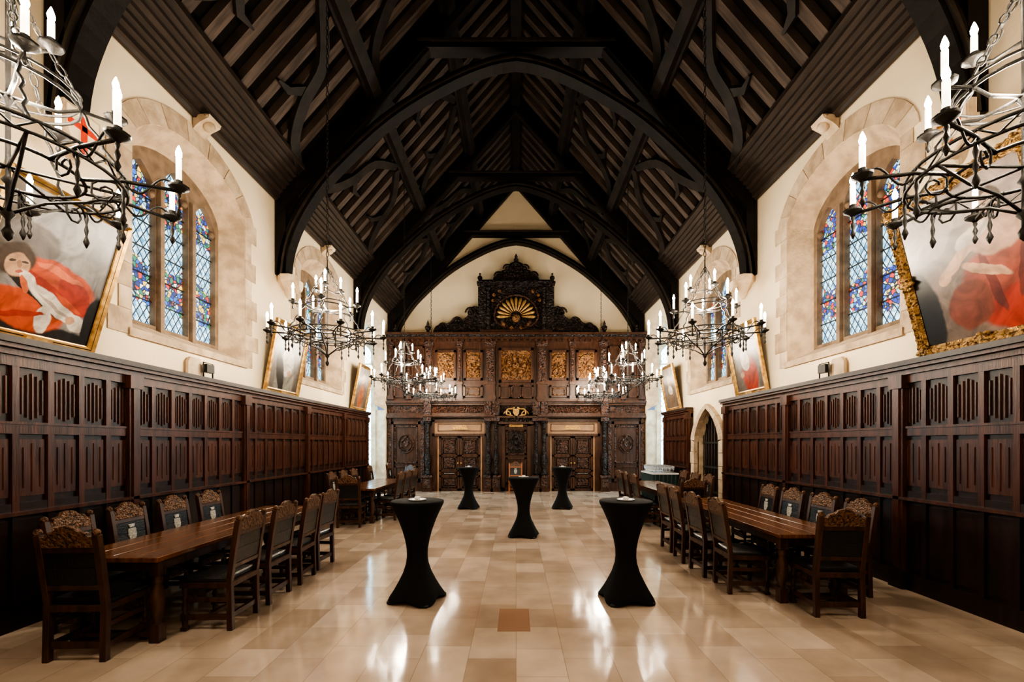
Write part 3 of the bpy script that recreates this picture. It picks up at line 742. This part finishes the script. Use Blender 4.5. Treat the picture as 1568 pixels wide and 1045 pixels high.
# ------------------------------------------------------------------ chairs and tables
def chair_mesh(wood,name):
    b=B()
    for s in(-1,1):
        x=s*.215
        b.bar([(x,-.21,0),(x,-.20,.45),(x,-.24,.75),(x,-.28,1.0)],(1,0,0),.048,.048,wood,off=-.024)
        b.lathe([(.028,.0),(.028,.03),(.022,.04),(.026,.1),(.026,.15),(.018,.17),(.028,.2),(.018,.24),(.024,.3),(.018,.36),(.026,.38),(.026,.43)],(x,.2,0),wood,10)
        b.box(x-.027,x+.027,.173,.227,.09,.155,wood); b.box(x-.027,x+.027,.173,.227,0,.035,wood)
        b.box(x-.018,x+.018,-.2,.2,.1,.145,wood); b.box(x-.015,x+.015,-.2,.2,.26,.30,wood)
        b.sphere((x,-.285,1.02),.03,CHAIRC,6)
    b.box(-.21,.21,.185,.215,.25,.33,CHAIRC); b.box(-.21,.21,-.215,-.185,.1,.15,wood); b.box(-.21,.21,-.01,.02,.105,.14,wood)
    b.box(-.24,.24,-.225,.235,.39,.44,wood)
    pr=[(1,.44),(1.02,.455),(1.0,.475),(.9,.487),(.5,.492)]
    vs=[];fs=[]
    for k,(q,z) in enumerate(pr):
        for (a,c) in((-.235,-.19),(.235,-.19),(.235,.235),(-.235,.235)): vs.append((a*q,.02+(c-.02)*q,z))
    for k in range(len(pr)-1):
        for j in range(4): fs.append((k*4+j,k*4+(j+1)%4,k*4+4+(j+1)%4,k*4+4+j))
    fs.append(tuple((len(pr)-1)*4+j for j in range(4)))
    b.add(vs,fs,LEATH)
    for i in range(9):
        b.sphere((-.2+.05*i,.238,.432),.007,GOLD,4)
    def bp(u,v,w): 
        y=-.205-.04*(v-.5)/.25 if v<.75 else -.24-.04*(v-.75)/.25
        return (u,y+w,v)
    b.prism([(-.2,.56),(.2,.56),(.2,.60),(-.2,.60)],bp,-.02,.02,wood)
    b.prism([(-.2,.86),(.2,.86),(.2,.90),(-.2,.90)],bp,-.02,.02,wood)
    b.prism([(-.192,.60),(.192,.60),(.192,.74),(-.192,.74)],bp,-.014,.018,LEATH)
    b.prism([(-.192,.74),(.192,.74),(.192,.86),(-.192,.86)],bp,-.014,.018,LEATH)
    cr=[(-.22,.90),(.22,.90),(.235,.95),(.2,.99),(.165,.985),(.14,1.02),(.09,1.03),(.06,1.06),(0,1.075),(-.06,1.06),(-.09,1.03),(-.14,1.02),(-.165,.985),(-.2,.99),(-.235,.95)]
    b.prism(cr,bp,-.022,.022,CHAIRC)
    b.prism([(-.05,.79),(.05,.79),(.055,.72),(.03,.66),(0,.635),(-.03,.66),(-.055,.72)],bp,.015,.026,EMBL)
    b.prism([(-.03,.80),(.03,.80),(.045,.835),(-.045,.835)],bp,.01,.026,EMBL)
    return b.mesh(name)
CHM=chair_mesh(CHAIRW,'dining_chair')
def chair(x,y,rz): return place('dining_chair',CHM,(x,y,0),rz,bevel=.004)
def table(x0,x1,y0,y1):
    b=B()
    cx,cy=(x0+x1)/2,(y0+y1)/2; hx,hy=(x1-x0)/2,(y1-y0)/2
    n=4
    for i in range(n): b.box(-hx+2*hx*i/n+.001,-hx+2*hx*(i+1)/n-.001,-hy+.08,hy-.08,.71,.75,TABLEW)
    b.box(-hx,hx,-hy,-hy+.079,.708,.751,TABLEW); b.box(-hx,hx,hy-.079,hy,.708,.751,TABLEW)
    lx=hx-.10; ly=[-hy+.13,hy-.13]
    for s in(-1,1): b.box(s*lx-.02,s*lx+.02,-hy+.13,hy-.13,.61,.705,CHAIRW)
    for y in ly:
        b.box(-lx,lx,y-.02,y+.02,.61,.705,CHAIRW); b.box(-lx,lx,y-.03,y+.03,.05,.09,CHAIRW)
        for s in(-1,1):
            b.lathe([(.04,.0),(.04,.02),(.035,.16),(.03,.18),(.048,.24),(.06,.34),(.055,.42),(.032,.5),(.045,.52),(.034,.55),(.04,.6)],(s*lx,y,0),CHAIRW,12)
            b.box(s*lx-.045,s*lx+.045,y-.045,y+.045,.57,.705,CHAIRW); b.box(s*lx-.045,s*lx+.045,y-.045,y+.045,.0,.16,CHAIRW)
    b.obj('long_dining_table',loc=(cx,cy,0),bevel=.005)
table(-3.85,-2.98,3.78,6.98)
table(2.75,3.58,4.75,8.0)
table(-3.80,-2.98,9.6,12.4)
table(2.85,3.65,8.95,11.7)
rnd=lambda a:random.uniform(-a,a)
for y in(4.36,5.02,5.68,6.34): chair(-2.84+rnd(.03),y,pi/2+rnd(.08))
for y in(4.27,4.92,5.57,6.22): chair(-3.92,y,-pi/2+rnd(.05))
chair(-3.44,3.76,.04)
for y in(5.35,6.0,6.66,7.32): chair(2.62+rnd(.03),y,-pi/2+rnd(.08))
for y in(5.25,5.88,6.52,7.15): chair(3.70,y,pi/2+rnd(.05))
chair(3.17,4.66,-.05)
for y in(10.3,11.0,11.7): chair(-2.88,y,pi/2+rnd(.08)); chair(-3.9,y,-pi/2)
for y in(9.5,10.2,10.9): chair(2.75,y,-pi/2+rnd(.08)); chair(3.75,y,pi/2)
chair(-3.4,9.4,.1); chair(3.25,8.6,0); chair(-3.35,13.4,2.4); chair(-3.9,14.9,-1.6); chair(-4.0,13.3,-1.5)
place('light_wood_chair',chair_mesh(ORANGEW,'light_wood_chair'),(-.02,15.75,0),pi,bevel=.004)

def cocktail():
    b=B(); n=48
    prof=[(.0,1.10),(.285,1.10),(.295,1.095),(.296,1.075),(.285,1.05),(.25,.98),(.205,.88),(.165,.77),(.135,.66),(.118,.56),(.115,.48),(.125,.4),(.155,.3),(.2,.2),(.245,.11),(.285,.04),(.30,0)]
    vs=[];fs=[]
    for k,(r,z) in enumerate(prof):
        lob=max(0,(.56-z)/.56)**1.5
        for i in range(n):
            a=2*pi*i/n
            c4_=math.cos(4*a)
            rr=max(r,.0001)*(1+.13*lob*c4_)
            zz=z+(.055*(1-c4_)/2*max(0,1-z/.35) if z<.35 else 0)
            vs.append((rr*math.cos(a),rr*math.sin(a),zz+.003))
    for k in range(len(prof)-1):
        for i in range(n): j=(i+1)%n; fs.append((k*n+i,(k+1)*n+i,(k+1)*n+j,k*n+j))
    b.add(vs,fs,CLOTH,True)
    for i in range(4):
        a=i*pi/2; b.lathe([(.03,0),(.035,.02),(.02,.03)],(.31*math.cos(a),.31*math.sin(a),0),DARKIRON,8)
    b.lathe([(.05,1.103),(.09,1.106),(.10,1.115),(.098,1.118),(.05,1.11),(.001,1.11)],(0,0,0),WHITE,20)
    b.lathe([(.03,1.11),(.034,1.14),(.03,1.142),(.001,1.135)],(0,0,0),WHITE,14)
    return b.mesh('cocktail_table',recalc=False)
KM=cocktail()
for x,y,r in((-1.08,4.98,.5),(1.2,4.98,.9),(.14,8.4,.6),(-1.25,12.0,.7),(1.22,12.0,.6)): place('cocktail_table',KM,(x,y,0),r,sc=(.97,.97,.98))

b=B()
b.box(3.72,4.42,12.35,13.55,.86,.9,WHITE)
b.box(3.74,4.40,12.37,13.53,.05,.86,GREEN)
for i in range(12): b.tube([(3.735,12.42+i*.1,.06),(3.73,12.42+i*.1,.85)],.02,GREEN,6)
for i in range(6): b.tube([(3.79+i*.11,12.36,.06),(3.79+i*.11,12.36,.85)],.02,GREEN,6)
for x in(3.76,4.38):
    for y in(12.4,13.5): b.box(x-.03,x+.03,y-.03,y+.03,0,.1,DARKIRON)
b.obj('buffet_table')
b=B()
for i in range(6):
    for j in range(10):
        b.lathe([(.03,.9),(.03,.905),(.005,.91),(.005,.97),(.03,1.0),(.036,1.04),(.03,1.09),(.027,1.09),(.032,1.04),(.002,.985)],(3.8+i*.1,12.43+j*.11,.001),GLASS,8)
b.obj('wine_glasses',recalc=False)

for s in(-1,1):
    b=B()
    y=6.5; Z0=2.662
    b.prism([(y-.14,Z0),(y+.14,Z0),(y+.14,2.86),(y+.09,2.93),(y-.09,2.93),(y-.14,2.86)],lambda u,v,w:(s*w,u,v),W-.07,W-.03,STONE2)
    b.box(s*(W-.1),s*(W-.17),y+.1,y+.26,2.74,2.86,DARKIRON); b.tube([(s*(W-.13),y+.08,Z0),(s*(W-.13),y+.08,2.88),(s*(W-.13),y+.28,2.88),(s*(W-.13),y+.28,Z0)],.01,DARKIRON)
    b.obj('ledge_uplighter')

# ------------------------------------------------------------------ paintings
def painting(s,y0,y1,top,lean,mat_frame,fw,bg1,bg2,blobs,ornate=False,z0=2.67):
    w=y1-y0; dz=top-z0; h=math.hypot(dz,lean)
    u=Vector((0,1,0)) if s<0 else Vector((0,-1,0))
    v=Vector((-s*lean,0,dz)).normalized(); n=u.cross(v)
    org=Vector((s*(W-.05),y0 if s<0 else y1,z0))
    b=B()
    mt=painting_mat('oil_painting',bg1,bg2,blobs,w,h)
    b.add([(fw,fw,.02),(w-fw,fw,.02),(w-fw,h-fw,.02),(fw,h-fw,.02)],[(0,1,2,3)],mt)
    prof=[(0,0),(0,.05),(.25,.075),(.5,.05),(.65,.055),(.85,.03),(1,.025)]
    for k in range(len(prof)-1):
        (a,za),(c,zc)=prof[k],prof[k+1]; a*=fw;c*=fw
        A=[(a,a,za),(w-a,a,za),(w-a,h-a,za),(a,h-a,za)]; C=[(c,c,zc),(w-c,c,zc),(w-c,h-c,zc),(c,h-c,zc)]
        b.add(A+C,[(i,(i+1)%4,4+(i+1)%4,4+i) for i in range(4)],BLACKF if (k==3 and not ornate) else mat_frame)
    b.add([(0,0,0),(w,0,0),(w,h,0),(0,h,0)],[(3,2,1,0)],BLACKF)
    if ornate:
        for (cx,cy) in((0,0),(w,0),(w,h),(0,h),(w/2,0),(w/2,h),(0,h/2),(w,h/2)):
            x=min(max(cx,fw*.5),w-fw*.5); y=min(max(cy,fw*.5),h-fw*.5)
            b.sphere((x,y,.06),fw*.55,mat_frame,8,sz=.5)
            for q in range(6): b.sphere((x+fw*.6*math.cos(q*pi/3),y+fw*.6*math.sin(q*pi/3),.05),fw*.25,mat_frame,6)
        nn=int(2*(w+h)/.07)
        for i in range(nn):
            t=i/nn*2*(w+h)
            if t<w: x,y=t,.012
            elif t<w+h: x,y=w-.012,t-w
            elif t<2*w+h: x,y=2*w+h-t,h-.012
            else: x,y=.012,2*(w+h)-t
            b.sphere((x,y,.04),.024,mat_frame,5)
    else:
        b.box(w/2-.12,w/2+.12,.01,fw*.7,.05,.085,GOLD)
    me=b.mesh('framed_oil_painting',recalc=False)
    o=bpy.data.objects.new('framed_oil_painting',me); scene.collection.objects.link(o)
    Mx=Matrix.Identity(4)
    for i in range(3): Mx[i][0]=u[i];Mx[i][1]=v[i];Mx[i][2]=n[i];Mx[i][3]=org[i]
    o.matrix_world=Mx
WH=(.66,.60,.52); SK=(.50,.30,.19); RD=(.36,.04,.018); OR=(.50,.085,.03); BK=(.02,.015,.012); HR=(.07,.045,.03)
painting(-1,3.72,4.90,4.03,.42,GILTF,.075,(.34,.32,.31),(.19,.18,.17),[
 (.5,.0,.8,.13,0,BK),(.03,.75,.2,.4,.3,(.10,.08,.06)),(.85,.62,.12,.25,0,(.22,.2,.19)),(.3,.62,.22,.12,0,(.15,.13,.12)),
 (.38,.20,.30,.13,-.1,OR),(.56,.44,.33,.11,-.15,OR),(.72,.36,.18,.10,-.5,RD),(.42,.38,.25,.05,-.3,RD),(.55,.49,.2,.025,-.15,(.62,.16,.07)),
 (.40,.31,.26,.03,-.45,BK),(.58,.27,.26,.055,-.35,WH),(.62,.25,.2,.012,-.35,(.4,.33,.28)),(.78,.19,.08,.06,-.3,WH),(.52,.16,.06,.09,.1,WH),(.68,.31,.14,.02,-.35,OR),
 (.35,.16,.18,.02,.2,RD),(.92,.2,.08,.22,0,BK),(.22,.49,.13,.10,.3,HR),(.245,.455,.08,.075,.3,SK),(.34,.39,.07,.035,-.5,WH),(.73,.2,.045,.03,0,SK),
 (.26,.46,.012,.03,.3,(.36,.2,.12)),(.215,.475,.022,.008,.3,HR),(.285,.485,.02,.008,.3,HR),(.27,.415,.024,.008,.3,(.35,.1,.07)),(.32,.35,.02,.06,.5,(.62,.16,.07))])
painting(1,3.7,5.12,4.28,.42,GILTO,.11,(.14,.10,.08),(.26,.19,.15),[
 (.5,.85,.6,.14,0,(.34,.27,.24)),(.25,.7,.2,.12,.3,(.28,.21,.18)),(.70,.33,.3,.22,.2,(.32,.07,.04)),(.8,.18,.28,.13,.1,RD),(.45,.25,.16,.14,.4,(.20,.055,.03)),
 (.62,.35,.03,.2,.2,(.16,.03,.02)),(.82,.38,.03,.18,-.3,(.15,.03,.02)),
 (.44,.53,.17,.042,.45,SK),(.70,.60,.17,.12,0,(.44,.27,.19)),(.56,.63,.12,.045,.3,(.48,.4,.33)),(.72,.77,.08,.072,0,HR),(.71,.745,.058,.065,0,SK),
 (.69,.755,.014,.006,0,HR),(.735,.755,.014,.006,0,HR),(.71,.715,.018,.006,0,(.35,.1,.07)),(.32,.44,.045,.032,.3,SK),
 (.60,.42,.16,.028,-.4,SK),(.12,.25,.13,.3,0,BK)],ornate=True)
def small(s,y0,y1,top,bl,lean=.25): painting(s,y0,y1,top,lean,GILTF,.09,(.12,.10,.09),(.24,.2,.17),bl)
small(-1,8.25,9.5,4.0,[(.5,.2,.3,.3,0,(.25,.24,.2)),(.5,.45,.22,.2,.2,WH),(.5,.74,.1,.1,0,HR),(.5,.71,.08,.09,0,SK),(.35,.3,.1,.3,.4,BK),(.62,.32,.06,.05,0,SK)])
small(1,8.25,9.4,4.0,[(.55,.28,.24,.3,0,RD),(.45,.5,.14,.16,.2,WH),(.45,.76,.1,.1,0,HR),(.45,.73,.08,.09,0,SK),(.3,.3,.06,.05,0,SK)])
small(-1,12.6,13.75,3.95,[(.5,.3,.2,.3,0,(.4,.15,.07)),(.5,.7,.12,.12,0,SK)])
small(1,12.6,13.75,3.95,[(.5,.3,.25,.3,0,(.2,.14,.1)),(.5,.65,.12,.14,0,SK),(.5,.45,.15,.1,0,WH)])

# ------------------------------------------------------------------ world, camera
w=bpy.data.worlds.new('evening_sky'); scene.world=w; w.use_nodes=True
w.node_tree.nodes['Background'].inputs[0].default_value=(.35,.5,.8,1); w.node_tree.nodes['Background'].inputs[1].default_value=.3
cd=bpy.data.cameras.new('camera'); cam=bpy.data.objects.new('camera',cd); scene.collection.objects.link(cam)
cam.location=(0,0,1.7); cam.rotation_euler=(pi/2,0,0); cd.lens=16; cd.sensor_width=36; cd.sensor_fit='HORIZONTAL'
cd.shift_y=.1004; cd.shift_x=-.004; cd.clip_start=.05
scene.camera=cam
scene.view_settings.view_transform='AgX'; scene.view_settings.look='AgX - High Contrast'; scene.view_settings.exposure=1.3
